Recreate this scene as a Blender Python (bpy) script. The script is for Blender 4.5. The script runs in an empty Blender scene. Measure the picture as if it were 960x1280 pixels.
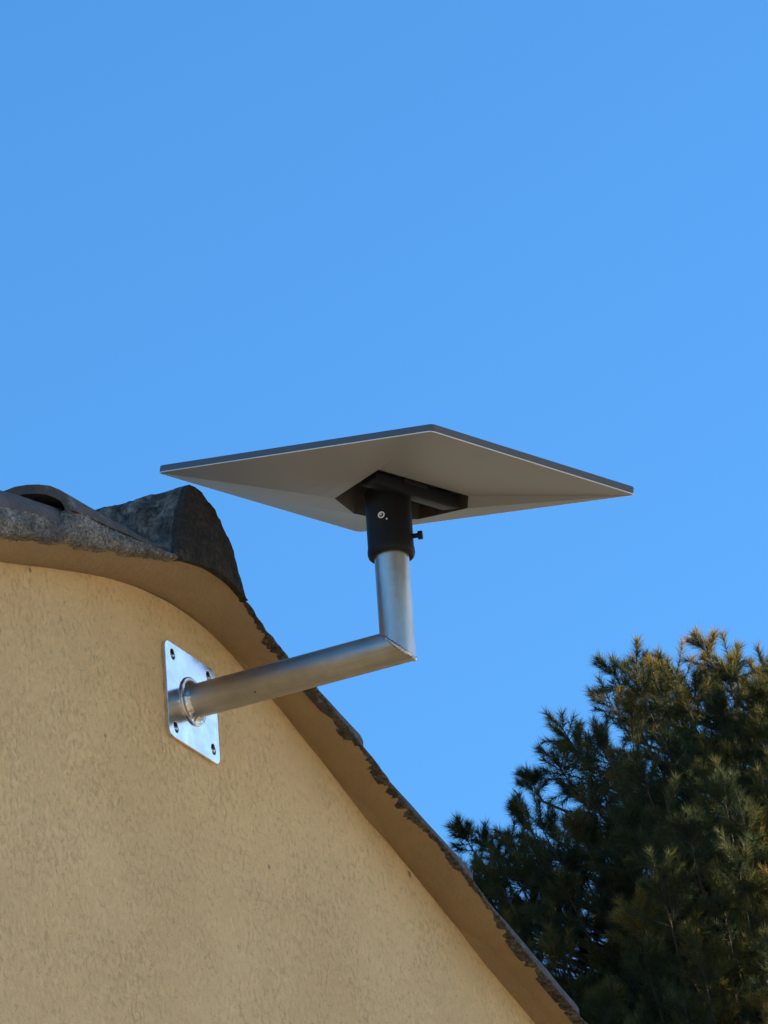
import bpy, bmesh, math, random
import numpy as np
from mathutils import Vector, Matrix, Euler, noise as mnoise

S = bpy.context.scene
COL = S.collection
rad = math.radians
ZP = 4.9522                      # height of the bracket plate's centre above the ground

# ------------------------------------------------------------------ camera
cd = bpy.data.cameras.new('camera'); cam = bpy.data.objects.new('camera', cd); COL.objects.link(cam)
cam.matrix_world = Matrix.Translation((-7.0362, -3.7209, 1.6)) @ (
    Matrix.Rotation(-1.1216, 4, 'Z') @ Matrix.Rotation(math.pi/2 + 0.4278, 4, 'X') @ Matrix.Rotation(-0.0747, 4, 'Z'))
cd.sensor_fit = 'HORIZONTAL'; cd.sensor_width = 36.0; cd.lens = 36.0*7600/960
cd.clip_start = 0.1; cd.clip_end = 6000
S.camera = cam

# ------------------------------------------------------------------ sky, sun, exposure
SUN_ROT, SUN_EL = rad(140.0), rad(18.0)         # clockwise from +Y; low sun to the right, the gable lies in the added house's shade
w = bpy.data.worlds.new('World'); S.world = w; w.use_nodes = True
nt = w.node_tree
sky = nt.nodes.new('ShaderNodeTexSky'); sky.sky_type = 'NISHITA'; sky.sun_disc = False
sky.sun_elevation = SUN_EL; sky.sun_rotation = SUN_ROT
sky.altitude = 300; sky.air_density = 1.0; sky.dust_density = 0.6; sky.ozone_density = 4.0
hs = nt.nodes.new('ShaderNodeHueSaturation'); hs.inputs['Saturation'].default_value = 1.20
bg = nt.nodes['Background']; bg.inputs['Strength'].default_value = 0.060
nt.links.new(sky.outputs[0], hs.inputs['Color']); nt.links.new(hs.outputs[0], bg.inputs['Color'])
sd = bpy.data.lights.new('sun', 'SUN'); sun = bpy.data.objects.new('sun', sd); COL.objects.link(sun)
sd.energy = 5.0; sd.angle = rad(0.53); sd.color = (1.0, 0.84, 0.62)
sv = Vector((math.sin(SUN_ROT)*math.cos(SUN_EL), math.cos(SUN_ROT)*math.cos(SUN_EL), math.sin(SUN_EL)))
sun.rotation_euler = sv.to_track_quat('Z', 'Y').to_euler(); sun.location = (30, 0, 30)
S.view_settings.view_transform = 'Standard'; S.view_settings.look = 'None'
S.view_settings.gamma = 1.0; S.view_settings.use_curve_mapping = False
S.view_settings.exposure = 2.34
S.render.engine = 'CYCLES'

# ------------------------------------------------------------------ helpers
def mesh_obj(name, verts, faces, mat=None, parent=None, smooth=False):
    me = bpy.data.meshes.new(name); me.from_pydata([tuple(v) for v in verts], [], faces); me.update()
    if smooth: me.polygons.foreach_set('use_smooth', [True]*len(me.polygons))
    o = bpy.data.objects.new(name, me); COL.objects.link(o)
    if mat: me.materials.append(mat)
    if parent: o.parent = parent
    return o

def bm_obj(name, bm, mat=None, parent=None, smooth=False):
    bmesh.ops.recalc_face_normals(bm, faces=bm.faces[:])
    me = bpy.data.meshes.new(name); bm.to_mesh(me); bm.free()
    if smooth: me.polygons.foreach_set('use_smooth', [True]*len(me.polygons))
    o = bpy.data.objects.new(name, me); COL.objects.link(o)
    if mat: me.materials.append(mat)
    if parent: o.parent = parent
    return o

def sharp(o, deg):
    me = o.data; bm = bmesh.new(); bm.from_mesh(me)
    for f in bm.faces: f.smooth = True
    for e in bm.edges:
        if len(e.link_faces) == 2: e.smooth = e.calc_face_angle(0) < rad(deg)
    bm.to_mesh(me); bm.free(); return o

def empty(name, loc=(0, 0, 0), label=None, cat=None, group=None):
    o = bpy.data.objects.new(name, None); COL.objects.link(o); o.location = loc; o.empty_display_size = .1
    if label: o['label'] = label
    if cat: o['category'] = cat
    if group: o['group'] = group
    return o

def frame_from(axis):
    a = Vector(axis).normalized(); h = Vector((0, 0, 1)) if abs(a.z) < .9 else Vector((1, 0, 0))
    u = a.cross(h).normalized(); return a, u, a.cross(u)

def tube_mesh(path, radii, n=10, caps=True):
    V, F = [], []
    for i, p in enumerate(path):
        p = Vector(p)
        t = Vector(path[min(i+1, len(path)-1)]) - Vector(path[max(i-1, 0)])
        a, u, v = frame_from(t)
        for k in range(n):
            q = 2*math.pi*k/n; V.append(p + (u*math.cos(q) + v*math.sin(q))*radii[i])
    for i in range(len(path)-1):
        for k in range(n):
            F.append((i*n+k, i*n+(k+1) % n, (i+1)*n+(k+1) % n, (i+1)*n+k))
    if caps:
        F.append(tuple(range(n-1, -1, -1))); F.append(tuple((len(path)-1)*n+k for k in range(n)))
    return V, F

def lathe(profile, axis_p, axis_d, n=32):
    """profile: (r, h) list, closed with caps where r == 0 is not given"""
    a, u, v = frame_from(axis_d); p0 = Vector(axis_p); V, F = [], []
    for (r, h) in profile:
        for k in range(n):
            q = 2*math.pi*k/n; V.append(p0 + a*h + (u*math.cos(q)+v*math.sin(q))*r)
    m = len(profile)
    for i in range(m-1):
        for k in range(n): F.append((i*n+k, i*n+(k+1) % n, (i+1)*n+(k+1) % n, (i+1)*n+k))
    F.append(tuple(range(n-1, -1, -1))); F.append(tuple((m-1)*n+k for k in range(n)))
    return V, F

def lin(c):
    return tuple(((x/255)/12.92 if x/255 <= .04045 else ((x/255+.055)/1.055)**2.4) for x in c)

class Mat:
    def __init__(s, name):
        s.m = bpy.data.materials.new(name); s.m.use_nodes = True; s.t = s.m.node_tree
        s.b = s.t.nodes['Principled BSDF']; s.tc = s.t.nodes.new('ShaderNodeTexCoord')
    def n(s, kind, **kw):
        nd = s.t.nodes.new(kind)
        for k, v in kw.items():
            if k in nd.inputs: nd.inputs[k].default_value = v
            else: setattr(nd, k, v)
        return nd
    def l(s, a, b): s.t.links.new(a, b)
    def coord(s, scale=(1, 1, 1), out='Object'):
        mp = s.n('ShaderNodeMapping'); mp.inputs['Scale'].default_value = scale; s.l(s.tc.outputs[out], mp.inputs[0]); return mp.outputs[0]
    def noise(s, scale, detail=4, rough=.6, vec=None, dist=0.0):
        nd = s.n('ShaderNodeTexNoise'); nd.inputs['Scale'].default_value = scale; nd.inputs['Detail'].default_value = detail
        nd.inputs['Roughness'].default_value = rough; nd.inputs['Distortion'].default_value = dist
        s.l(vec if vec is not None else s.tc.outputs['Object'], nd.inputs['Vector']); return nd.outputs['Fac']
    def voro(s, scale, vec=None, feature='F1', out='Distance'):
        nd = s.n('ShaderNodeTexVoronoi'); nd.feature = feature; nd.inputs['Scale'].default_value = scale
        s.l(vec if vec is not None else s.tc.outputs['Object'], nd.inputs['Vector']); return nd.outputs[out]
    def ramp(s, fac, stops):
        r = s.n('ShaderNodeValToRGB'); e = r.color_ramp.elements
        while len(e) < len(stops): e.new(.5)
        for el, (p, c) in zip(e, stops): el.position = p; el.color = (*c, 1) if len(c) == 3 else c
        s.l(fac, r.inputs[0]); return r.outputs['Color']
    def mix(s, fac, a, b, mode='MIX'):
        nd = s.n('ShaderNodeMix'); nd.data_type = 'RGBA'; nd.blend_type = mode
        for sock, val in ((nd.inputs[0], fac), (nd.inputs[6], a), (nd.inputs[7], b)):
            if hasattr(val, 'is_output'): s.l(val, sock)
            else: sock.default_value = val if not isinstance(val, tuple) else ((*val, 1) if len(val) == 3 else val)
        return nd.outputs[2]
    def math(s, op, a, b=0.0):
        nd = s.n('ShaderNodeMath'); nd.operation = op
        for sock, val in ((nd.inputs[0], a), (nd.inputs[1], b)):
            if hasattr(val, 'is_output'): s.l(val, sock)
            else: sock.default_value = val
        return nd.outputs[0]
    def bump(s, h, strength=.5, dist=.005, prev=None):
        nd = s.n('ShaderNodeBump'); nd.inputs['Strength'].default_value = strength; nd.inputs['Distance'].default_value = dist
        s.l(h, nd.inputs['Height'])
        if prev is not None: s.l(prev, nd.inputs['Normal'])
        return nd.outputs[0]
    def set(s, color=None, rough=None, metal=None, normal=None, spec=None):
        for nm, val in (('Base Color', color), ('Roughness', rough), ('Metallic', metal), ('Normal', normal), ('Specular IOR Level', spec)):
            if val is None: continue
            if hasattr(val, 'is_output'): s.l(val, s.b.inputs[nm])
            else: s.b.inputs[nm].default_value = (*val, 1) if isinstance(val, tuple) else val
        return s.m

# ------------------------------------------------------------------ materials
def mat_stucco(name='ochre_stucco', base=(.80, .545, .262), relief=1.0):
    m = Mat(name)
    v = m.coord((1, 1, .8))
    big = m.noise(2.2, 3, .55); mid = m.noise(14, 4, .6); 
    c = m.mix(m.ramp(big, [(.3, (0, 0, 0)), (.75, (1, 1, 1))]), tuple(x*b for x, b in zip(base, (.84, .80, .76))), tuple(min(1, x*1.05) for x in base))
    c = m.mix(m.ramp(mid, [(.40, (0, 0, 0)), (.75, (.6, .6, .6))]), c, tuple(x*b for x, b in zip(base, (.86, .83, .80))))
    # floated sandy grain with short darker pits and scratches running every way
    wv = m.coord((1, 1, .82))
    pit_n = m.noise(105, 5, .68, wv, .35); patch = m.noise(7.5, 4, .65)
    g = m.ramp(m.math('ADD', pit_n, m.math('MULTIPLY', patch, -.42)), [(.12, (1, 1, 1)), (.27, (0, 0, 0))])
    c = m.mix(m.math('MULTIPLY', g, .50*relief), c, tuple(x*.50 for x in base))
    hl = m.ramp(m.noise(240, 3, .65, wv, .1), [(.50, (0, 0, 0)), (.72, (1, 1, 1))])
    c = m.mix(m.math('MULTIPLY', hl, .12), c, tuple(min(1, x*1.22) for x in base))
    vd = m.voro(8.5); nz = m.noise(30, 2, .5)
    sp = m.ramp(m.math('ADD', vd, m.math('MULTIPLY', nz, .12)), [(.085, (1, 1, 1)), (.11, (0, 0, 0))])
    c = m.mix(m.math('MULTIPLY', sp, .75), c, (.10, .065, .04))
    n1 = m.bump(m.math('MINIMUM', pit_n, .56), .76*relief, .0092)
    n2 = m.bump(m.noise(230, 3, .65, wv, .3), .55*relief, .0035, n1)
    n3 = m.bump(m.noise(5, 2, .5), .3, .02, n2)
    return m.set(c, .93, None, n3, .25)

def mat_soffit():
    m = Mat('ochre_render_smooth'); base = (.36, .250, .130)  # ochre like the wall, darkened to stand for shade under the overhang
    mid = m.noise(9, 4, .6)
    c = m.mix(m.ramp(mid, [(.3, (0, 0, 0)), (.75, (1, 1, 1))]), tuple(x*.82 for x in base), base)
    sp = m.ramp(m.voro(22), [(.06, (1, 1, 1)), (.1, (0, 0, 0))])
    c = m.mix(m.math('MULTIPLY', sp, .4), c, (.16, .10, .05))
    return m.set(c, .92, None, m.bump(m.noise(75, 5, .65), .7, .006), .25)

def mat_mortar(name='grey_mortar', dark=(.045, .040, .034), light=(.52, .465, .375), s=1.0):
    m = Mat(name); v = m.coord((1, 1, 1))
    a = m.noise(210*s, 5, .7, v, .4); b = m.noise(18, 4, .6)
    c = m.ramp(a, [(.33, dark), (.5, tuple((d+l)/2.4 for d, l in zip(dark, light))), (.66, light)])
    c = m.mix(m.ramp(b, [(.35, (0, 0, 0)), (.7, (.75, .75, .75))]), c, tuple(d*1.2 for d in dark))
    n = m.bump(a, .9, .006); return m.set(c, .95, None, n, .2)

def mat_tile():
    m = Mat('weathered_tile')
    a = m.noise(9, 5, .65); b = m.noise(90, 5, .7)
    c = m.ramp(a, [(.3, (.055, .046, .041)), (.55, (.105, .086, .073)), (.8, (.17, .132, .105))])
    c = m.mix(m.ramp(b, [(.45, (0, 0, 0)), (.72, (.8, .8, .8))]), c, (.045, .044, .046))
    li = m.ramp(m.noise(40, 3, .6), [(.62, (0, 0, 0)), (.72, (.5, .5, .5))])
    c = m.mix(li, c, (.25, .25, .22))
    return m.set(c, .9, None, m.bump(b, .6, .004), .25)

def mat_steel(name, rough, col, streak=(1, 1, 1), smudge=.12, bump=.06):
    m = Mat(name)
    v = m.coord(streak)
    st = m.noise(60, 4, .65, v); bl = m.noise(13, 5, .65)
    c = m.mix(m.ramp(bl, [(.32, (0, 0, 0)), (.7, (1, 1, 1))]), tuple(x*.66 for x in col), col)
    c = m.mix(m.ramp(st, [(.38, (.55, .55, .55)), (.60, (0, 0, 0))]), c, tuple(x*f for x, f in zip(col, (.62, .57, .50))))
    r = m.math('ADD', m.math('MULTIPLY', st, .18), m.math('ADD', m.math('MULTIPLY', bl, smudge), rough-.09-smudge/2))
    return m.set(c, r, 1.0, m.bump(st, bump, .002))

def mat_plain(name, col, rough=.5, spec=.4, grain=.06, scale=60, bump=.05):
    m = Mat(name); a = m.noise(scale, 4, .6)
    c = m.mix(m.ramp(a, [(.3, (0, 0, 0)), (.7, (1, 1, 1))]), tuple(x*(1-grain) for x in col), tuple(x*(1+grain) for x in col))
    r = m.math('ADD', m.math('MULTIPLY', a, .12), rough-.06)
    return m.set(c, r, None, m.bump(a, bump, .001), spec)

M = dict(
    wall=mat_stucco(), soffit=mat_soffit(), mortar=mat_mortar(),
    ridge_mortar=mat_mortar('ridge_mortar', (.022, .020, .018), (.090, .080, .068), .7), tile=mat_tile(), bedding=mat_mortar('verge_bedding_mortar', (.018, .016, .014), (.24, .20, .15), .6), flank_mortar=mat_mortar('ridge_flank_mortar', (.016, .015, .014), (.27, .245, .205), .3),
    pipe=mat_steel('galvanised_tube', .42, (.60, .585, .55), (1, 1, .06), .25),
    pipe_h=mat_steel('galvanised_tube_arm', .46, (.60, .575, .53), (1, .06, 1), .25),
    plate=mat_steel('polished_plate', .17, (.90, .91, .92), (1, 1, 1), .10, .03),
    weld=mat_steel('weld_bead', .28, (.66, .64, .60), (1, 1, 1), .2, .5),
    bolt=mat_steel('zinc_bolt', .3, (.75, .75, .74)),
    shell=mat_plain('dish_shell', (.275, .276, .288), .55, .35, .02, 20, .02),
    rim=mat_plain('dish_rim', (.07, .074, .082), .5, .4, .05, 40, .03),
    trim=mat_plain('dish_trim', (.80, .79, .77), .4, .4, .02),
    face=mat_plain('dish_face', (.78, .78, .78), .45, .4, .02, 30, .02),
    cavity=mat_plain('dish_cavity', (.06, .053, .047), .6, .3, .1),
    black=mat_plain('black_plastic', (.010, .011, .013), .6, .22, .15, 200, .08),
)

# ------------------------------------------------------------------ ground
def ground():
    m = Mat('dry_ground')
    a = m.noise(.35, 6, .6); b = m.noise(6, 5, .65)
    c = m.ramp(a, [(.3, (.20, .17, .12)), (.55, (.27, .23, .17)), (.75, (.15, .15, .08))])
    c = m.mix(m.math('MULTIPLY', b, .4), c, (.30, .26, .20))
    mt = m.set(c, .95, None, m.bump(b, .6, .05), .2)
    n, R = 40, 2500.0; V, F = [], []
    xs = [math.copysign(abs(t)**3, t)*R for t in np.linspace(-1, 1, n)]
    for j in range(n):
        for i in range(n):
            d = math.hypot(xs[i], xs[j]); z = mnoise.noise((xs[i]*.01, xs[j]*.01, 0))*min(6, d*.02) if d > 25 else 0
            V.append((xs[i], xs[j], z))
    for j in range(n-1):
        for i in range(n-1): F.append((j*n+i, j*n+i+1, (j+1)*n+i+1, (j+1)*n+i))
    o = mesh_obj('ground', V, F, mt, smooth=True); o['kind'] = 'structure'
ground()

# ------------------------------------------------------------------ house
INNER = [(-.648, 4.9446), (-.5204, 4.982), (-.4199, 5.0117), (-.3216, 5.0403), (-.2305, 5.0649), (-.1382, 5.0836), (-.0404, 5.0941), (.0438, 5.0929),
         (.1189, 5.0842), (.1812, 5.0694), (.2736, 5.0460), (.3405, 5.0235), (.4682, 4.9791), (.5962, 4.9395), (.7852, 4.8794), (1.0762, 4.7945), (1.3357, 4.7150)]
OUTER = [(-.757, 4.9217), (-.631, 4.9618), (-.5085, 4.9998), (-.368, 5.0388), (-.2046, 5.0873), (-.1205, 5.1116), (-.0529, 5.1253), (.013, 5.1249), (.0708, 5.1106),
         (.1114, 5.0886), (.1735, 5.0701), (.2797, 5.0450), (.3721, 5.0124), (.4245, 4.9990), (.4746, 4.9779), (.5446, 4.9521), (.6527, 4.9274), (.7158, 4.9082),
         (.7817, 4.8853), (.9076, 4.8374), (1.0839, 4.7860), (1.3178, 4.7150)]
HALF, DEPTH, SL = 4.2, 9.0, .297
OD = .065                                       # overhang of the verge
def ext(poly):
    l, r = poly[0], poly[-1]
    return [(-HALF-.25, l[1]-SL*(HALF+.25+l[0]))] + poly + [(HALF+.25, r[1]-SL*(HALF+.25-r[0]))]
INX, OUX = ext(INNER), ext(OUTER)
def at(poly, x): return float(np.interp(x, [p[0] for p in poly], [p[1] for p in poly]))
def smooth_at(poly, x, s=.022): return sum(at(poly, x+s*k)*wt for k, wt in ((-1.5, .15), (-.7, .2), (0, .3), (.7, .2), (1.5, .15)))

house = empty('house', (0, 4, 0), 'ochre stuccoed house gable with grey barrel tiles along its roof edge', 'house')
HI = Matrix.Translation((0, -4, 0))
def hpart(o): o.parent = house; o.matrix_parent_inverse = HI; return o

def build_wall():
    xs = [-HALF] + [x for x in np.arange(-1.0, 1.5, .02)] + [HALF]
    V, F = [], []
    top = [smooth_at(INX, x) for x in xs]; n = len(xs)
    for x in xs: V.append((x, 0, -.3))
    for x, z in zip(xs, top): V.append((x, 0, z))
    for i in range(n-1): F.append((i, i+1, n+i+1, n+i))
    b = len(V)
    V += [(-HALF, DEPTH, -.3), (HALF, DEPTH, -.3), (HALF, DEPTH, top[-1]), (0, DEPTH, 5.09), (-HALF, DEPTH, top[0])]
    F += [(b, b+4, b+3, b+2, b+1), (0, n, b+4, b), (n-1, b+1, b+2, 2*n-1)]
    hpart(mesh_obj('wall', V, F, M['wall']))
build_wall()

def build_soffit():
    xs = [-HALF-.2] + [x for x in np.arange(-1.0, 1.5, .012)] + [HALF+.2]
    V, F = [], []; m = 7
    for x in xs:
        zi, zo = smooth_at(INX, x), smooth_at(OUX, x, .012)
        for k in range(m):
            t = k/(m-1)
            # hollow curve where the wall runs out into the overhang
            y = .012 - (OD+.012)*t; z = zi + (zo-zi)*t**1.15 - .004*math.sin(math.pi*t) + (.003 if k == 0 else 0)
            z += .0016*mnoise.noise((x*14, y*14, 3.1)) if 0 < k < m-1 else 0
            V.append((x, y, z))
        V.append((x, -OD+.003, zo+.005)); V.append((x, .05, zo-.01))
    r = m+2
    for i in range(len(xs)-1):
        for k in range(r-1): F.append((i*r+k, i*r+k+1, (i+1)*r+k+1, (i+1)*r+k))
    hpart(sharp(mesh_obj('verge_soffit', V, F, M['soffit']), 45))
build_soffit()

# barrel tile, laid along the slope: lower end at local origin, axis up-slope = +X, arch across Y
def tile_mesh(name, L=.42, hw0=.087, hw1=.076, h0=.059, h1=.054, th=.013, seed=0, n=14, m=8):
    V, F = [], []
    for layer in (0, 1):
        for i in range(m+1):
            t = i/m; hw = hw0+(hw1-hw0)*t - layer*th; h = h0+(h1-h0)*t - layer*th
            for k in range(n+1):
                q = math.pi*k/n
                x = L*t + (.004*mnoise.noise((k*.35, seed, 1.3)) if i == 0 else 0)
                wob = .0018*mnoise.noise((t*5+seed*3.1, k*.5, .7))
                V.append((x, -math.cos(q)*(hw+wob), math.sin(q)*(h+wob)))
    r = n+1; off = (m+1)*r
    for i in range(m):
        for k in range(n):
            a, b, c, d = i*r+k, i*r+k+1, (i+1)*r+k+1, (i+1)*r+k
            F.append((a, d, c, b)); F.append((off+a, off+b, off+c, off+d))
        for k in (0, n):
            a, d = i*r+k, (i+1)*r+k
            F.append((a, off+a, off+d, d) if k == 0 else (a, d, off+d, off+a))
    for i in (0, m):
        for k in range(n):
            a, b = i*r+k, i*r+k+1
            F.append((a, b, off+b, off+a) if i == 0 else (a, off+a, off+b, b))
    me = bpy.data.meshes.new(name); me.from_pydata(V, [], F); me.update()
    me.polygons.foreach_set('use_smooth', [True]*len(F)); me.materials.append(M['tile'])
    bm = bmesh.new(); bm.from_mesh(me)
    for e in bm.edges:
        if len(e.link_faces) == 2: e.smooth = e.calc_face_angle(0) < rad(50)
    bm.to_mesh(me); bm.free(); return me
TM = [tile_mesh('roof_tile', seed=s) for s in (0, 4, 9)]; TTOP = tile_mesh('roof_tile', h0=.056, h1=.020, seed=2)

def place_tile(x, y, z, slope, side, k, rz=0.0, sx=1.0):
    """side=-1: left pitch (up-slope is +x); side=+1: right pitch (up-slope is -x)"""
    o = bpy.data.objects.new('roof_tile', TM[k % 3]); COL.objects.link(o)
    ax = Vector((1 if side < 0 else -1, 0, slope)).normalized()
    ay = Vector((0, 1 if side < 0 else -1, 0)); az = ax.cross(ay)
    R = Matrix((ax, ay, az)).transposed().to_4x4()
    o.matrix_world = Matrix.Translation((x, y, z)) @ R @ Matrix.Rotation(rz, 4, 'Z') @ Matrix.Diagonal((sx, 1, 1, 1))
    mw = o.matrix_world.copy(); o.parent = house; o.matrix_parent_inverse = HI; o.matrix_basis = mw
    return o
YC = .010
# left verge course, lower ends going down the slope
left = [(-.445, 5.066, .150), (-.775, 4.964, .238), (-1.105, 4.860, .22), (-1.435, 4.762, .22), (-1.765, 4.664, .22), (-2.095, 4.566, .22), (-2.425, 4.468, .22)]
for k, (x, z, s) in enumerate(left): place_tile(x, YC, z, s, -1, k, [.0, .012, -.01][k % 3], .72 if k == 0 else 1).data = TTOP if k == 0 else TM[k % 3]
right = [(.409, 5.000, .290), (.752, 4.896, .298), (1.098, 4.781, .328), (1.44, 4.676, .30), (1.785, 4.573, .30), (2.13, 4.470, .30)]
for k, (x, z, s) in enumerate(right): place_tile(x, YC+.007, z+.003, s, 1, k+1, [.006, -.008, .0][k % 3], .60 if k == 0 else .86)

# second course of cover tiles behind the verge, then the sheet of the rest
for c, y0 in enumerate((.235, .46)):
    for k in range(6):
        place_tile(-.43-.33*k, y0, 5.045-.099*k, .22, -1, k+c+1, .01*((k+c) % 3-1))
        place_tile(.42+.345*k, y0, 4.985-.1025*k, .24, 1, k+c, .01*((k+c) % 3-1))

def build_roof_sheet():
    V, F = [], []; n = 0
    ys = np.arange(.045, DEPTH+.1, .03)
    for side in (-1, 1):
        xs = np.linspace(0, HALF+.25, 30); b = len(V)
        for x in xs:
            for y in ys:
                c = abs(math.sin((y-.10)/.225*math.pi))
                z = 5.115 - SL*x + (.055*c if y > .6 else .012*c) + .012*((x/.33) % 1)
                V.append((side*x-.03, y, z))
        r = len(ys)
        for i in range(len(xs)-1):
            for k in range(r-1):
                f = (b+i*r+k, b+i*r+k+1, b+(i+1)*r+k+1, b+(i+1)*r+k); F.append(f if side < 0 else f[::-1])
    hpart(mesh_obj('roof_covering', V, F, M['tile'], smooth=True))
build_roof_sheet()

# ridge tiles and the mortared ridge end
RIDGE = [(-.1409, 5.095), (-.1488, 5.1129), (-.1349, 5.1552), (-.1185, 5.1987), (-.1035, 5.2281), (-.0928, 5.2403), (-.076, 5.2442), (-.0529, 5.241),
         (-.0282, 5.2301), (-.0017, 5.2135), (.0197, 5.1938), (.0332, 5.1672), (.0422, 5.1428), (.049, 5.1202), (.0566, 5.100)]
def ridge_profile(n):
    P = [Vector((a, b)) for a, b in RIDGE]; d = [0]
    for a, b in zip(P, P[1:]): d.append(d[-1]+(b-a).length)
    return [(float(np.interp(t*d[-1], d, [p.x for p in P])), float(np.interp(t*d[-1], d, [p.y for p in P]))) for t in np.linspace(0, 1, n)]
def build_ridge_end():
    n = 64; pr = ridge_profile(n); cx, cz = -.045, 5.13
    V, F = [], []
    # end face: concentric rings, slightly domed and pitted, set back at the rim
    rings = 14; xa, xb = pr[0][0], pr[-1][0]
    for j in range(-1, rings+1):
        t = max(0, j)/rings
        for i, (x, z) in enumerate(pr):
            bx = xa+(xb-xa)*i/(n-1); bz = smooth_at(OUX, bx, .012)-.002
            px, pz = bx+(x-bx)*t, bz+(max(z, bz)-bz)*t
            y = -.071 - .007*math.sin(math.pi*min(1, .25+.75*t)) + .0035*mnoise.noise((px*30, pz*30, 1)) + .0018*mnoise.noise((px*110, pz*110, 2))
            V.append((px, -.052 if j < 0 else y, pz+.004 if j < 0 else pz))
    # then back along the ridge, left flank rough with smeared mortar
    ys = np.concatenate([np.arange(-.062, .36, .006)])
    for y in ys:
        for i, (x, z) in enumerate(pr):
            t = i/(n-1); roughn = max(0, min(1, (.42-t)/.12)); fade = max(0, min(1, (y+.062)/.03))
            q = Vector((x*9, y*22, z*30))
            dn = .020*mnoise.noise(q) + .020*(.3-abs(mnoise.noise(q*1.9))) + .010*(.3-abs(mnoise.noise(q*4.7))) + .006*mnoise.noise(q*11)
            dn = dn*(.12+.88*roughn)*(.25+.75*fade) - .010*roughn*fade*(1-t/.42 if t < .42 else 0)
            nx, nz = x-cx, z-cz+.05; ln = math.hypot(nx, nz)
            qx, qz = x+nx/ln*dn, z+nz/ln*dn; V.append((qx, y, max(qz, smooth_at(OUX, qx, .012)-.001)))
    rings += 1; rows = rings+1+len(ys); flank = []
    for j in range(rows-1):
        for i in range(n-1):
            F.append((j*n+i, (j+1)*n+i, (j+1)*n+i+1, j*n+i+1)); flank.append(1 if j > rings and i < .45*n else 0)
    o = mesh_obj('ridge_end_mortar', V, F, M['ridge_mortar'], smooth=True); o.data.materials.append(M['flank_mortar']); o.data.polygons.foreach_set('material_index', flank); hpart(sharp(o, 55))
build_ridge_end()
def build_ridge_tiles():
    pr = [(x, z) for x, z in ridge_profile(20)]
    V, F = [], []; n = len(pr)
    for j, (y, s) in enumerate(((0, 1.06), (.2, 1.0), (.42, .95))):
        for (x, z) in pr: V.append(((x+.045)*s, y, (z-5.12)*s))
    for j in range(2):
        for i in range(n-1): F.append((j*n+i, (j+1)*n+i, (j+1)*n+i+1, j*n+i+1))
    me = bpy.data.meshes.new('ridge_tile'); me.from_pydata(V, [], F); me.polygons.foreach_set('use_smooth', [True]*len(F)); me.materials.append(M['tile'])
    for k in range(22):
        o = bpy.data.objects.new('ridge_tile', me); COL.objects.link(o); o.location = (-.045, .34+.39*k, 5.118); hpart(o)
build_ridge_tiles()

# rough mortar bedding under the left verge tiles (its face stands just outside the soffit)
BAND = [(-1.3, 4.845), (-1.105, 4.868), (-1.10, 4.842), (-.90, 4.935), (-.79, 4.965), (-.741, 4.975), (-.6363, 5.0004), (-.5717, 5.0175), (-.5288, 5.0277), (-.4746, 5.0361), (-.4582, 5.0506), (-.4435, 5.0690),
        (-.3639, 5.0790), (-.2831, 5.0885), (-.1913, 5.1030), (-.1331, 5.1120)]
def build_verge_mortar():
    xs = np.arange(-1.28, -.146, .0035); V, F = [], []; m = 16
    for x in xs:
        zb = smooth_at(OUX, x, .012) - .002 + .0022*mnoise.noise((x*23, 0, 5)) + .0016*mnoise.noise((x*71, 7, 5)) + .0012*mnoise.noise((x*190, 2, 5)); zt = max(at(BAND, x), zb+.004)
        for k in range(m):
            t = k/(m-1); z = zb+(zt-zb)*t
            y = -OD - .006 - .0065*math.sin(math.pi*min(1, t*1.1))**.7 + .005*mnoise.noise((x*55, z*55, 0)) + .0035*mnoise.noise((x*150, z*150, 4)) + .002*mnoise.noise((x*380, z*380, 8))
            y -= .006*max(0, mnoise.noise((x*11, z*14, 9)))
            if k == 0: y = -OD + .006
            V.append((x + .002*mnoise.noise((x*120, z*120, 12)), y, z))
        V.append((x, -.02, zt+.004))
    r = m+1
    for i in range(len(xs)-1):
        for k in range(r-1): F.append((i*r+k, i*r+k+1, (i+1)*r+k+1, (i+1)*r+k))
    hpart(mesh_obj('verge_mortar', V, F, M['mortar'], smooth=True))
build_verge_mortar()

# crumbs and smears of mortar along the right verge, between plaster and tiles
def build_right_bedding():
    xs = np.arange(.05, 2.3, .004); V, F = [], []
    for x in xs:
        zo = smooth_at(OUX, x, .012)
        a = .5+.5*mnoise.noise((x*18, 1, 2)); b = mnoise.noise((x*70, 3, 2)); c = mnoise.noise((x*190, 5, 2))
        drop = .0004 + .004*max(0, a-.5)*2 + .0018*b + .0015*c
        y0 = -OD-.002-.004*a-.002*b
        V += [(x, -OD+.012, zo-drop*.55-.0008), (x, y0, zo-drop*.6), (x, y0-.001, zo+.003), (x, -OD+.02, zo+.010)]
    for i in range(len(xs)-1):
        for k in range(3): F.append((i*4+k, i*4+k+1, (i+1)*4+k+1, (i+1)*4+k))
    hpart(mesh_obj('verge_bedding', V, F, M['bedding'], smooth=True))
build_right_bedding()

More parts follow.
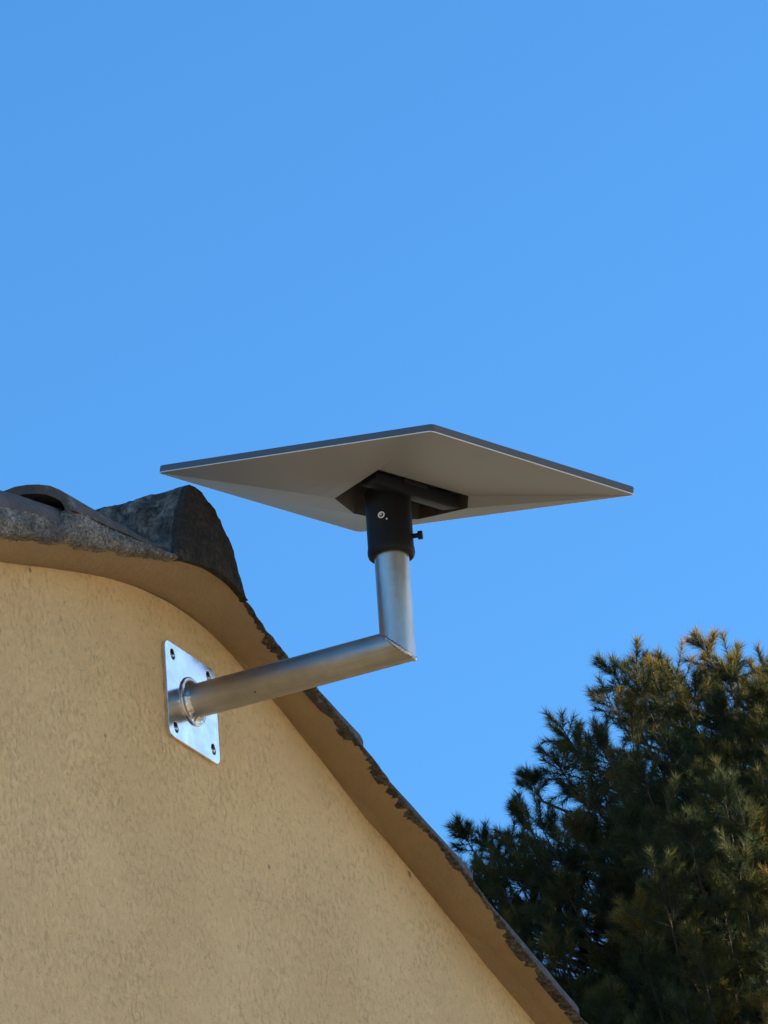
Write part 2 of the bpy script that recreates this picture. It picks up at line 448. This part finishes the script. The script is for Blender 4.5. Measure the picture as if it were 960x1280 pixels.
# ------------------------------------------------------------------ wall bracket
LP, RP, LEAN, PS = .335, .0246, -.0046, .1472
arm = empty('wall_bracket', (0, 0, ZP), 'galvanised steel tube arm bent upward from a square plate bolted to the ochre wall', 'bracket')
AD = Vector((0, math.sin(LEAN), math.cos(LEAN)))
def build_plate():
    bm = bmesh.new(); h = PS/2; r = .011; T = .0055
    out = []
    for cx, cz, a0 in ((h-r, h-r, 0), (-h+r, h-r, 90), (-h+r, -h+r, 180), (h-r, -h+r, 270)):
        for k in range(7):
            q = rad(a0+15*k); out.append((cx+r*math.cos(q), cz+r*math.sin(q)))
    hole_c = [(-.0516, .0563), (.0535, .0580), (-.0535, -.0565), (.0553, -.0540)]
    loops = [out] + [[(cx+.0068*math.cos(q), cz+.0082*math.sin(q)) for q in np.linspace(0, 2*math.pi, 20, endpoint=False)] for cx, cz in hole_c]
    bev = .0007
    def shrink(lp, outer, d):
        c = Vector((sum(p[0] for p in lp)/len(lp), sum(p[1] for p in lp)/len(lp)))
        return [tuple(Vector(p)-(Vector(p)-c).normalized()*(d if outer else -d)) for p in lp]
    allr = {}
    for face, y in (('f', -.0005-T), ('b', -.0005)):
        es = []
        for li, lp in enumerate(loops):
            lp2 = shrink(lp, li == 0, bev) if face == 'f' else lp
            vs = [bm.verts.new((x, y, z)) for x, z in lp2]; allr[face, li] = vs
            es += [bm.edges.new((vs[i], vs[(i+1) % len(vs)])) for i in range(len(vs))]
        bmesh.ops.triangle_fill(bm, edges=es, use_beauty=True)
    for li, lp in enumerate(loops):
        mid = [bm.verts.new((x, -.0005-T+bev, z)) for x, z in lp]; n = len(lp)
        for a, b in ((allr['f', li], mid), (mid, allr['b', li])):
            for i in range(n): bm.faces.new((a[i], a[(i+1) % n], b[(i+1) % n], b[i]))
    plate = bm_obj('mounting_plate', bm, M['plate'], arm)
    for i, (cx, cz) in enumerate(hole_c):
        # anchor stud with its nut, sunk in the slot
        V, F = lathe([(.0040, 0), (.0040, .0022), (.0028, .0030), (.0022, .0055), (.0014, .0062)], (cx+.0012, -.0008, cz-.0012), (0.1, -1, -.1), 10)
        mesh_obj('anchor_bolt', V, F, M['bolt'], plate, False)
        V, F = lathe([(.0075, 0), (.0075, .0004)], (cx, -.0003, cz), (0, -1, 0), 16)  # black disc painting the shaded gap behind each hole
        mesh_obj('hole_shade', V, F, M['black'], plate)
build_plate()
def build_pipes():
    n = 40
    a = Vector((0, -1, 0)); E0 = Vector((0, -LP, 0))
    mn = (a + AD).normalized()      # normal of the mitre: both tubes end on the plane through E0
    def mitre(dirv, flip):
        V, F = [], []; u = Vector((1, 0, 0)); v = dirv.cross(u)
        near = []; far = []
        return u, v
    def tube(name, p_start, dirv, mat, clip):
        u = Vector((1, 0, 0)); v = dirv.cross(u).normalized(); V, F = [], []
        m = 10
        for k in range(n):
            q = 2*math.pi*k/n; off = (u*math.cos(q)+v*math.sin(q))*RP
            s = p_start + off; t = (E0-s).dot(mn)/dirv.dot(mn)
            for j in range(m+1): V.append(s + dirv*t*j/m)
        for k in range(n):
            for j in range(m): F.append((k*(m+1)+j, k*(m+1)+j+1, ((k+1) % n)*(m+1)+j+1, ((k+1) % n)*(m+1)+j))
        F.append(tuple(k*(m+1)+m for k in range(n))); F.append(tuple(k*(m+1) for k in range(n-1, -1, -1)))
        o = mesh_obj(name, V, F, mat, arm); bm = bmesh.new(); bm.from_mesh(o.data); bmesh.ops.recalc_face_normals(bm, faces=bm.faces[:]); bm.to_mesh(o.data); bm.free()
        return sharp(o, 40)
    tube('horizontal_tube', Vector((0, -.004, 0)), a, M['pipe_h'], 0)
    tube('upright_tube', E0 + AD*.175, -AD, M['pipe'], 1)
    # weld along the mitre: an ellipse in the mitre plane
    e1 = Vector((1, 0, 0)); e2 = mn.cross(e1).normalized(); path = []
    asp = 1/abs(a.dot(mn))
    P, F = [], []; N, K = 110, 8
    for i in range(N):
        q = 2*math.pi*i/N; c = E0 + e1*math.cos(q)*(RP-.0006) + e2*math.sin(q)*(RP*asp-.0022)
        rdir = (e1*math.cos(q)+e2*math.sin(q)).normalized()
        rr = .0026*(1+.12*math.sin(i*1.9)+.35*mnoise.noise((i*.23, 0, 0)))
        for k in range(K):
            t = 2*math.pi*k/K; P.append(c + rdir*math.cos(t)*rr*.7 + mn*math.sin(t)*rr*1.25)
    for i in range(N):
        for k in range(K): F.append((i*K+k, ((i+1) % N)*K+k, ((i+1) % N)*K+(k+1) % K, i*K+(k+1) % K))
    mesh_obj('elbow_weld', P, F, M['weld'], arm, True)
    # broad weld fillet round the foot of the tube on the plate
    P, F = [], []; N = 96
    prof = [(.0362, .0001), (.0363, .0016), (.0352, .0028), (.0335, .0026), (.0315, .0024), (.0290, .0036), (.0266, .0062), (.0243, .0100)]
    for i in range(N):
        q = 2*math.pi*i/N; rdir = Vector((math.cos(q), 0, math.sin(q)))
        for k, (r_, h_) in enumerate(prof):
            wob = 1+.022*mnoise.noise((i*.21, k*.7, 0))+.010*math.sin(i*1.7)*(k > 3)
            P.append(rdir*r_*(wob if k < 7 else 1) + Vector((0, -.006-h_*(1+.25*mnoise.noise((i*.35, k*.5, 6))), 0)))
    K = len(prof)
    for i in range(N):
        for k in range(K-1): F.append((i*K+k, i*K+k+1, ((i+1) % N)*K+k+1, ((i+1) % N)*K+k))
    mesh_obj('foot_weld', P, F, M['weld'], arm, True)
    V, F = lathe([(.0013, 0), (.0013, .0006)], Vector((-.0165, -.115, -.0178)), Vector((-.68, 0, -.73)), 12)
    mesh_obj('drain_hole', V, F, M['black'], arm)
build_pipes()

# ------------------------------------------------------------------ dish
DC = Vector((.0043, -.3451, ZP+.2507))
DR = (Matrix.Rotation(-1.9397, 4, 'Z') @ Matrix.Rotation(.0051, 4, 'X') @ Matrix.Rotation(.2779, 4, 'Y'))
dish = empty('satellite_dish', (0, 0, 0), 'flat rectangular grey satellite antenna on a black tube adapter atop the steel arm', 'antenna')
dish.matrix_world = Matrix.Translation(DC) @ DR
HL, HS, TH = .297, .1915, .0109
def build_dish():
    r = .0075
    cen = [(-HL+r, -HS+r, 180), (HL-r, -HS+r, 270), (HL-r, HS-r, 0), (-HL+r, HS-r, 90)]   # A B C D
    arcs = []
    for cx, cy, a0 in cen:
        arcs.append([(cx+r*math.cos(rad(a0+10*k)), cy+r*math.sin(rad(a0+10*k))) for k in range(10)])
    A1 = Vector((-.023, -.085, -.039)); B1 = Vector((.066, -.085, -.006)); C1 = Vector((.066, .085, -.0045)); C2 = Vector((.055, .095, -.0190))
    D1 = Vector((-.046, .092, -.0265)); E1 = Vector((-.056, -.02, -.043)); E2 = Vector((-.066, .035, -.037))
    bm = bmesh.new()
    def P(xy, n=0.0): return Vector((xy[0], xy[1], n))
    def patch(a, b, c, d, nu=14, nv=10, bulge=0.0):       # outer edge a->b, inner edge d->c
        g = [[bm.verts.new(a.lerp(b, i/nu).lerp(d.lerp(c, i/nu), j/nv)) for i in range(nu+1)] for j in range(nv+1)]
        for j in range(nv):
            for i in range(nu): bm.faces.new((g[j][i], g[j][i+1], g[j+1][i+1], g[j+1][i]))
    def fan(arc, apex):
        v0 = bm.verts.new(apex); vs = [bm.verts.new(P(p)) for p in arc]
        for i in range(len(vs)-1): bm.faces.new((v0, vs[i], vs[i+1]))
    A, B, C, D = arcs
    patch(P(A[-1]), P(B[0]), B1, A1); patch(P(B[-1]), P(C[0]), C1, B1); patch(P(C[-1]), P(D[0]), D1, C2)
    mid = P(D[-1]).lerp(P(A[0]), .5)
    t1, t2 = P(D[-1]).lerp(P(A[0]), .36), P(D[-1]).lerp(P(A[0]), .62)
    patch(P(D[-1]), t1, E2, D1); patch(t1, t2, E1, E2); patch(t2, P(A[0]), A1, E1)
    fan(A, A1); fan(B, B1); fan(D, D1); fan(C, C1)
    v = [bm.verts.new(q) for q in (P(C[-1]), C2, C1)]; bm.faces.new(v)
    bmesh.ops.remove_doubles(bm, verts=bm.verts[:], dist=1e-5)
    o = bm_obj('back_shell', bm, M['shell'], dish); sharp(o, 4.0)
    # cavity under the adapter
    rimp = [A1, B1, C1, C2, D1, E2, E1]
    V = [tuple(p) for p in rimp] + [(p.x*.98, p.y*.97, .004 if p.x < .05 else .004) for p in rimp]; n = len(rimp)
    F = [(i, (i+1) % n, n+(i+1) % n, n+i) for i in range(n)] + [tuple(range(n, 2*n))]
    c = mesh_obj('adapter_recess', V, F, M['cavity'], dish)
    # rim, lower trim edge and the flat face
    loop = [p for a in arcs for p in a]; L = len(loop)
    def grown(d): 
        out = []
        for (cx, cy, a0), a in zip(cen, arcs):
            out += [(cx+(r+d)*math.cos(rad(a0+10*k)), cy+(r+d)*math.sin(rad(a0+10*k))) for k in range(10)]
        return out
    prof = [(-.0, .0012), (.0004, .0018), (.0004, TH-.0012), (-.0010, TH)]
    V, F = [], []
    for d, z in prof: V += [(x, y, z) for x, y in grown(d)]
    for j in range(3):
        for i in range(L): F.append((j*L+i, j*L+(i+1) % L, (j+1)*L+(i+1) % L, (j+1)*L+i))
    sharp(mesh_obj('rim', V, F, M['rim'], dish), 30)
    V, F = [], []
    for d, z in ((-.0010, -.0001), (.0006, -.0001), (.0009, .0004), (.0006, .0010), (-.0012, .0012)): V += [(x, y, z) for x, y in grown(d)]
    for j in range(5):
        for i in range(L): F.append((j*L+i, j*L+(i+1) % L, ((j+1) % 5)*L+(i+1) % L, ((j+1) % 5)*L+i))
    mesh_obj('edge_trim', V, F, M['trim'], dish)
    V = [(x, y, TH-.0001) for x, y in grown(-.0011)]; mesh_obj('face_panel', V, [tuple(range(L))], M['face'], dish)
build_dish()
DI = dish.matrix_world.inverted()
def dpart(o): o.parent = dish; o.matrix_parent_inverse = DI; return o
def rbox(name, c, s, bev, mat, parent):
    bm = bmesh.new(); bmesh.ops.create_cube(bm, size=1.0)
    for v in bm.verts: v.co = Vector((v.co.x*s[0]+c[0], v.co.y*s[1]+c[1], v.co.z*s[2]+c[2]))
    bmesh.ops.bevel(bm, geom=bm.edges[:], offset=bev, segments=3, profile=.5, affect='EDGES')
    o = bm_obj(name, bm, mat, parent); return sharp(o, 40)
rbox('clip_bar', (.034, .004, -.0125), (.034, .158, .020), .004, M['black'], dish)
rbox('clip_latch', (.050, -.004, -.004), (.012, .045, .012), .003, M['black'], dish)
def build_sleeve():
    E0 = Vector((0, -LP, ZP))
    prof = [(.0258, .1375), (.0300, .1365), (.0325, .1385), (.0336, .1430), (.0334, .1475), (.0326, .1520), (.0324, .2150), (.0324, .236)]
    a, u, v = frame_from(AD)
    V, F = lathe(prof, E0, AD, 48)
    sl = dpart(sharp(mesh_obj('adapter_sleeve', V, F, M['black']), 40))
    SI = (dish.matrix_world).inverted()
    def spart(o): o.parent = sl; return o
    # thumb screw on the outer side
    d = Vector((.30, -.95, 0)).normalized(); p = E0 + AD*.1655
    V, F = lathe([(.0035, .030), (.0035, .0395), (.0058, .0396), (.0062, .0402), (.0062, .0452), (.0058, .0460)], p, d, 16)
    o = sharp(mesh_obj('clamp_screw', V, F, M['black']), 35); spart(o)
    # socket screw facing the camera side, with a bright ring
    d = Vector((-.90, -.05, 0)).normalized(); d = (Matrix.Rotation(rad(4), 3, 'Z') @ d)
    p = E0 + AD*.190
    P, F = [], []; N, K = 28, 8; a2, u2, v2 = frame_from(d)
    for i in range(N):
        q = 2*math.pi*i/N; rd = u2*math.cos(q)+v2*math.sin(q); c = p + d*.0325 + rd*.0042
        for k in range(K):
            t = 2*math.pi*k/K; P.append(c + rd*math.cos(t)*.0009 + d*math.sin(t)*.0010)
    for i in range(N):
        for k in range(K): F.append((i*K+k, ((i+1) % N)*K+k, ((i+1) % N)*K+(k+1) % K, i*K+(k+1) % K))
    spart(mesh_obj('screw_ring', P, F, M['trim'], smooth=True))
    V, F = lathe([(.0036, .030), (.0036, .0322)], p, d, 16); spart(mesh_obj('set_screw', V, F, M['black']))
    V, F = lathe([(.0022, .0318), (.0022, .0328), (.0016, .0331)], p + d.cross(AD)*.0008 + AD*.0012, d, 12); spart(mesh_obj('screw_tip', V, F, M['bolt']))
    V, F = lathe([(.0012, .0312), (.0012, .0330)], p - AD*.0075, (Matrix.Rotation(rad(13), 3, 'Z') @ d), 8); spart(mesh_obj('pale_dash', V, F, M['trim']))  # small pale dash below the ring
    V, F = lathe([(.003, .0318), (.003, .0329)], p + AD*.026, (Matrix.Rotation(rad(5), 3, 'Z') @ d), 12); spart(mesh_obj('sleeve_hole', V, F, M['black']))  # small black disc for the dark hole in the sleeve
build_sleeve()

# ------------------------------------------------------------------ pine
def mat_needles():
    m = Mat('pine_needles')
    at_ = m.n('ShaderNodeAttribute'); at_.attribute_name = 'tone'
    sep = m.n('ShaderNodeSeparateColor'); m.l(at_.outputs['Color'], sep.inputs[0])
    c = m.ramp(sep.outputs[0], [(0, (.016, .033, .022)), (.5, (.037, .052, .020)), (.85, (.125, .102, .026)), (1, (.20, .14, .04))])  # upper stops are the gold of sunlit needles
    m.set(c, .7, None, None, .12)
    tr = m.n('ShaderNodeBsdfTranslucent'); m.l(c, tr.inputs[0])
    mx = m.n('ShaderNodeMixShader'); mx.inputs[0].default_value = .35
    out = m.t.nodes['Material Output']; m.l(m.b.outputs[0], mx.inputs[1]); m.l(tr.outputs[0], mx.inputs[2]); m.l(mx.outputs[0], out.inputs[0])
    return m.m
def mat_bark():
    m = Mat('pine_bark'); v = m.coord((1, 1, .3)); a = m.noise(25, 5, .7, v)
    c = m.ramp(a, [(.3, (.022, .018, .014)), (.6, (.065, .050, .038)), (.8, (.11, .088, .068))])
    return m.set(c, .95, None, m.bump(a, .8, .02), .2)
M['needle'] = mat_needles(); M['bark'] = mat_bark()
M['cone'] = mat_plain('pine_cone', (.055, .035, .022), .8, .2, .3, 60, .5)

TX, TY, TOP = 20.74, 7.62, 14.40
def pine():
    rng = np.random.default_rng(7)
    tree = empty('pine_tree', (TX, TY, 0), 'tall dark pine with golden sunlit tips beyond the house', 'tree')
    def tp(o): o.parent = tree; o.matrix_parent_inverse = Matrix.Translation((-TX, -TY, 0)); return o
    # trunk
    path = [(TX+.25*math.sin(z*.35), TY+.2*math.cos(z*.3)-.2, z) for z in np.linspace(-.2, TOP-.35, 22)]
    def axis(z): return np.array([np.interp(z, [p[2] for p in path], [p[i] for p in path]) for i in range(2)] + [z])
    V, F = tube_mesh(path, list(np.linspace(.24, .02, 22)), 12); tp(mesh_obj('trunk', V, F, M['bark'], smooth=True))
    right = np.array([.434, -.90, 0]); fwd = np.array([.90, .434, 0])
    def env(h, az):
        r = 1.50*max(h, .001)**.55 if h < 4 else 3.21*(1-.55*((h-4)/4)**2)
        return r*(1+.13*math.sin(az*3+h*1.3)+.10*math.sin(az*7-h*2.2+1))
    clumps = []           # (centre, radius, detail)
    named = [  # offset across and along the view (m) from the crown axis, height below the top, radius
        (-.18, 0, .13, .17), (-.16, .05, .34, .2), (-.06, -.05, .22, .17), (.12, 0, .28, .19), (.28, .1, .30, .2), (-.34, .1, .31, .17), (-.26, -.1, .42, .18), (-.50, -.05, .33, .17),
        (-.62, .05, .33, .16), (-.66, -.05, .52, .17), (-.42, .1, .47, .17), (-.92, 0, .64, .16), (-.84, .05, .76, .17), (-.97, -.05, .84, .16), (-1.08, 0, .93, .11), (-.86, .1, .98, .18),
        (-1.13, 0, 1.15, .15), (-1.02, .05, 1.20, .17), (-1.44, 0, 1.24, .13), (-1.33, .05, 1.27, .13), (-1.20, -.05, 1.31, .15), (-1.50, .1, 1.45, .15), (-1.38, -.1, 1.5, .18)]
    c0 = np.array([TX, TY, 0.0])
    for a, b, h, r in named:
        if a < -.3: h -= .12; a -= .05
        if a < -1.1: h -= .04; a -= .05
        clumps.append((c0+right*a+fwd*b+np.array([0, 0, TOP-h-.0]), r, 1))
    sunlit_bough = range(len(clumps), len(clumps)+7)      # bough with sunlight painted in: needles yellowed, set out of the crown's shade
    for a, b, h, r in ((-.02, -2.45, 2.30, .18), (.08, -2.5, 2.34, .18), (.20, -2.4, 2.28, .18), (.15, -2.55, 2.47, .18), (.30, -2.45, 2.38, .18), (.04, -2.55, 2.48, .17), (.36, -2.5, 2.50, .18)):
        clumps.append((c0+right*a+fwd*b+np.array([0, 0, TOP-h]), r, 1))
    cells = {}
    def far_enough(p, s):
        k = tuple(np.floor(p/.5).astype(int))
        for i in (-1, 0, 1):
            for j in (-1, 0, 1):
                for l in (-1, 0, 1):
                    for q in cells.get((k[0]+i, k[1]+j, k[2]+l), ()):
                        if np.sum((q-p)**2) < s*s: return False
        cells.setdefault(k, []).append(p); return True
    for c, r, d in clumps: far_enough(c, .01)
    for _ in range(26000):
        h = 8.0*rng.random()**1.6; az = rng.random()*2*math.pi
        lat0 = math.cos(az)*right[0]+math.sin(az)*right[1]; fine = h < 2.9
        R = env(h, az)-.20
        if R < .05: continue
        rr = R*math.sqrt(rng.random())
        if h > 1.2 and rr < .30*R: continue
        ax = axis(TOP-h); p = np.array([TX, TY, TOP-h]) + np.array([math.cos(az)*rr, math.sin(az)*rr, 0])
        # stay inside the lumpy left outline
        lat = float((p-c0)@right)
        he = h + .41*float((p-c0)@fwd)          # lumpy steps in the crown, deeper towards the house
        if he < (.30 if lat > -.66 else .60 if lat > -.90 else 1.06 if lat > -1.15 else 1.22): continue
        if -.78 < lat < -.42 and .47 < he < .80 and rng.random() < .95: continue
        if mnoise.noise((p[0]*2.6, p[1]*2.6, p[2]*2.6)) > .30: continue
        if lat > .9: fine = False
        elif h < 4.3 and float((p-c0)@fwd) < -.3: fine = True
        if float((p-c0)@fwd) < -1.9 and lat > .15 and 1.9 < h < 2.6: continue  # foliage cleared to let the sun onto the yellowed bough
        if not far_enough(p, .22 if fine else .42): continue
        clumps.append((p, rng.uniform(.17, .25) if fine else rng.uniform(.3, .42), 1 if fine else 0))
    # needles
    B, Dn, Ln, W, T = [], [], [], [], []
    twV, twF = [], []
    def twig(p, q, r0, r1, bend=None):
        p, q = np.array(p), np.array(q); d = q-p; L = np.linalg.norm(d)
        if L < 1e-4: return
        d = d/L; u = np.cross(d, [0, 0, 1.0] if abs(d[2]) < .9 else [1.0, 0, 0]); u /= np.linalg.norm(u); v = np.cross(d, u)
        mid = (p+q)/2 + (bend if bend is not None else 0)
        b = len(twV)
        for c, r in ((p, r0), (mid, (r0+r1)/2), (q, r1)):
            for k in range(4):
                a = math.pi/2*k; twV.append(c+(u*math.cos(a)+v*math.sin(a))*r)
        for j in range(2):
            for k in range(4): twF.append((b+j*4+k, b+j*4+(k+1) % 4, b+(j+1)*4+(k+1) % 4, b+(j+1)*4+k))
    def lat_of(c): return float((c-c0)@right)
    for ci, (c, r, fine) in enumerate(clumps):
        ax = axis(min(TOP-.4, c[2]-.35-.30*np.linalg.norm(c[:2]-np.array([TX, TY]))))
        out = c-ax; out /= np.linalg.norm(out)+1e-6
        up = out*.55+np.array([0, 0, .85]); up /= np.linalg.norm(up)
        base = c-up*r*1.3
        twig(ax, base, .020, .007, np.array([0, 0, -.10*np.linalg.norm(c-ax)]))
        twig(base, c+up*r*.5, .006, .002)
        near = float((c-c0)@fwd) < .9
        ns = (15 if near else 11) if fine else 13
        tone_c = .80 if ci in sunlit_bough else np.clip(rng.normal(.34, .15), 0, .8)
        for s in range(ns):
            f = rng.random()**.7
            d = rng.normal(size=3); d -= .6*(d@up)*up; d /= np.linalg.norm(d); d = d*(1.05-.55*f)+up*(.45+.5*f); d /= np.linalg.norm(d)
            st = base+up*r*(.25+1.35*f); L = r*rng.uniform(.65, 1.0)*(1.15-.35*f)
            twig(st, st+d*L, .0025 if fine else .007, .0012)
            K = (rng.integers(120, 158) if near else 70) if fine else 60
            t = rng.random(K)**.62
            pos = st[None]+d[None]*(t*L)[:, None]
            rd = rng.normal(size=(K, 3)); rd -= (rd@d)[:, None]*d[None]; rd /= np.linalg.norm(rd, axis=1)[:, None]
            th = np.radians(rng.uniform(35, 80, K))*(1-.42*t)
            nd = d[None]*np.cos(th)[:, None]+rd*np.sin(th)[:, None]
            B.append(pos); Dn.append(nd); Ln.append(rng.uniform(.040, .072, K)*(1 if fine else 2.2)); W.append(np.full(K, .0014 if fine else .0045))
            tip = (.55 if c[2] > TOP-.75 and lat_of(c) > -.8 else .25) if d[2] > .45 else 0  # upward shoots yellowed towards their ends, sunlight painted into the tips
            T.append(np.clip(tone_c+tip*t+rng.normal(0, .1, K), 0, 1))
    B = np.concatenate(B); Dn = np.concatenate(Dn); Ln = np.concatenate(Ln); W = np.concatenate(W); T = np.concatenate(T); n = len(B)
    sd_ = np.cross(Dn, rng.normal(size=(n, 3))); sd_ /= np.linalg.norm(sd_, axis=1)[:, None]
    V = np.empty((n, 3, 3)); V[:, 0] = B-sd_*W[:, None]; V[:, 1] = B+sd_*W[:, None]*1.0; V[:, 2] = B+Dn*Ln[:, None]
    me = bpy.data.meshes.new('foliage'); me.vertices.add(3*n); me.vertices.foreach_set('co', V.astype(np.float32).ravel())
    me.loops.add(3*n); me.loops.foreach_set('vertex_index', np.arange(3*n, dtype=np.int32))
    me.polygons.add(n); me.polygons.foreach_set('loop_start', np.arange(0, 3*n, 3, dtype=np.int32)); me.polygons.foreach_set('loop_total', np.full(n, 3, dtype=np.int32))
    me.update(calc_edges=True)
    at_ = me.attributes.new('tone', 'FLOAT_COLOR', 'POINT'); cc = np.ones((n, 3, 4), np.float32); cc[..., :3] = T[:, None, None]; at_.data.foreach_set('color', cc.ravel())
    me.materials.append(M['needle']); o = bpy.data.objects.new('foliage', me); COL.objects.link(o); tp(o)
    tp(mesh_obj('branches', twV, twF, M['bark'], smooth=True))
    # cones on the twigs
    bmc = bmesh.new(); bmesh.ops.create_uvsphere(bmc, u_segments=12, v_segments=9, radius=1)
    for v in bmc.verts:
        t = (v.co.z+1)/2; s = .030*(1-.35*t)*(1+.12*math.sin(v.co.z*14)); v.co = Vector((v.co.x*s, v.co.y*s, v.co.z*.045))
    me = bpy.data.meshes.new('cone'); bmc.to_mesh(me); bmc.free(); me.materials.append(M['cone']); me.polygons.foreach_set('use_smooth', [True]*len(me.polygons))
    for a, b, h in ((-.02, -.25, .52), (-.62, -.2, .66), (-.80, -.12, .80), (-.76, -.2, .88), (-.70, -.1, .98), (-.88, -.1, .95), (-.55, -.3, .70), (-.42, -.3, .62), (-.30, -.3, .72), (.05, -.3, .9)):
        o = bpy.data.objects.new('cone', me); COL.objects.link(o); p = c0+right*a+fwd*b; o.location = (p[0], p[1], TOP-h-.1); o.rotation_euler = (rng.uniform(1.2, 2.6), rng.uniform(-.5, .5), rng.uniform(0, 6)); tp(o)
pine()


# ------------------------------------------------------------------ unseen house added to cast shade on the gable
def shade_house():
    w, d, h, rz_ = 2.8, 3.6, 8.3, -SUN_ROT
    c = Vector((math.sin(SUN_ROT), math.cos(SUN_ROT), 0))*13.5
    e = empty('added_shade_house', c, 'unseen pale two storey house added to shade the ochre gable', 'house')
    e.rotation_euler = (0, 0, rz_)
    pl = mat_plain('pale_render', (.62, .58, .50), .9, .2, .08, 6, .2)
    rf = mat_plain('clay_roof', (.26, .13, .08), .9, .2, .25, 12, .4)
    V = [(-w, -d, -.3), (w, -d, -.3), (w, d, -.3), (-w, d, -.3), (-w, -d, h), (w, -d, h), (w, d, h), (-w, d, h), (-w, 0, h+1.7), (w, 0, h+1.7)]
    mesh_obj('wall', V, [(0, 1, 5, 4), (2, 3, 7, 6), (1, 2, 6, 9, 5), (3, 0, 4, 8, 7)], pl, e)
    V = []
    for x in (-w-.3, w+.3):
        V += [(x, -d-.35, h-.13), (x, 0, h+1.70), (x, d+.35, h-.13), (x, d+.35, h+.0), (x, 0, h+1.86), (x, -d-.35, h+.0)]
    mesh_obj('roof', V, [(0, 1, 2, 3, 4, 5), (11, 10, 9, 8, 7, 6)] + [(i, 6+i, 6+(i+1) % 6, (i+1) % 6) for i in range(6)], rf, e)
    gl = mat_plain('window_glass', (.04, .05, .06), .15, .6, .02); fr = mat_plain('window_frame', (.7, .7, .68), .5)
    for x in (-1.8, 0, 1.8):
        for z in (1.1, 4.0):
            if x == 0 and z < 2: continue
            f = rbox('window', (x, -d-.02, z+.65), (1.1, .10, 1.3), .01, fr, e)
            for sx in (-1, 1): rbox('pane', (x+sx*.255, -d-.068, z+.65), (.46, .02, 1.15), .004, gl, f)
    rbox('door', (0, -d-.02, 1.05), (1.0, .10, 2.1), .01, mat_plain('door_paint', (.12, .07, .04), .5), e)
shade_house()
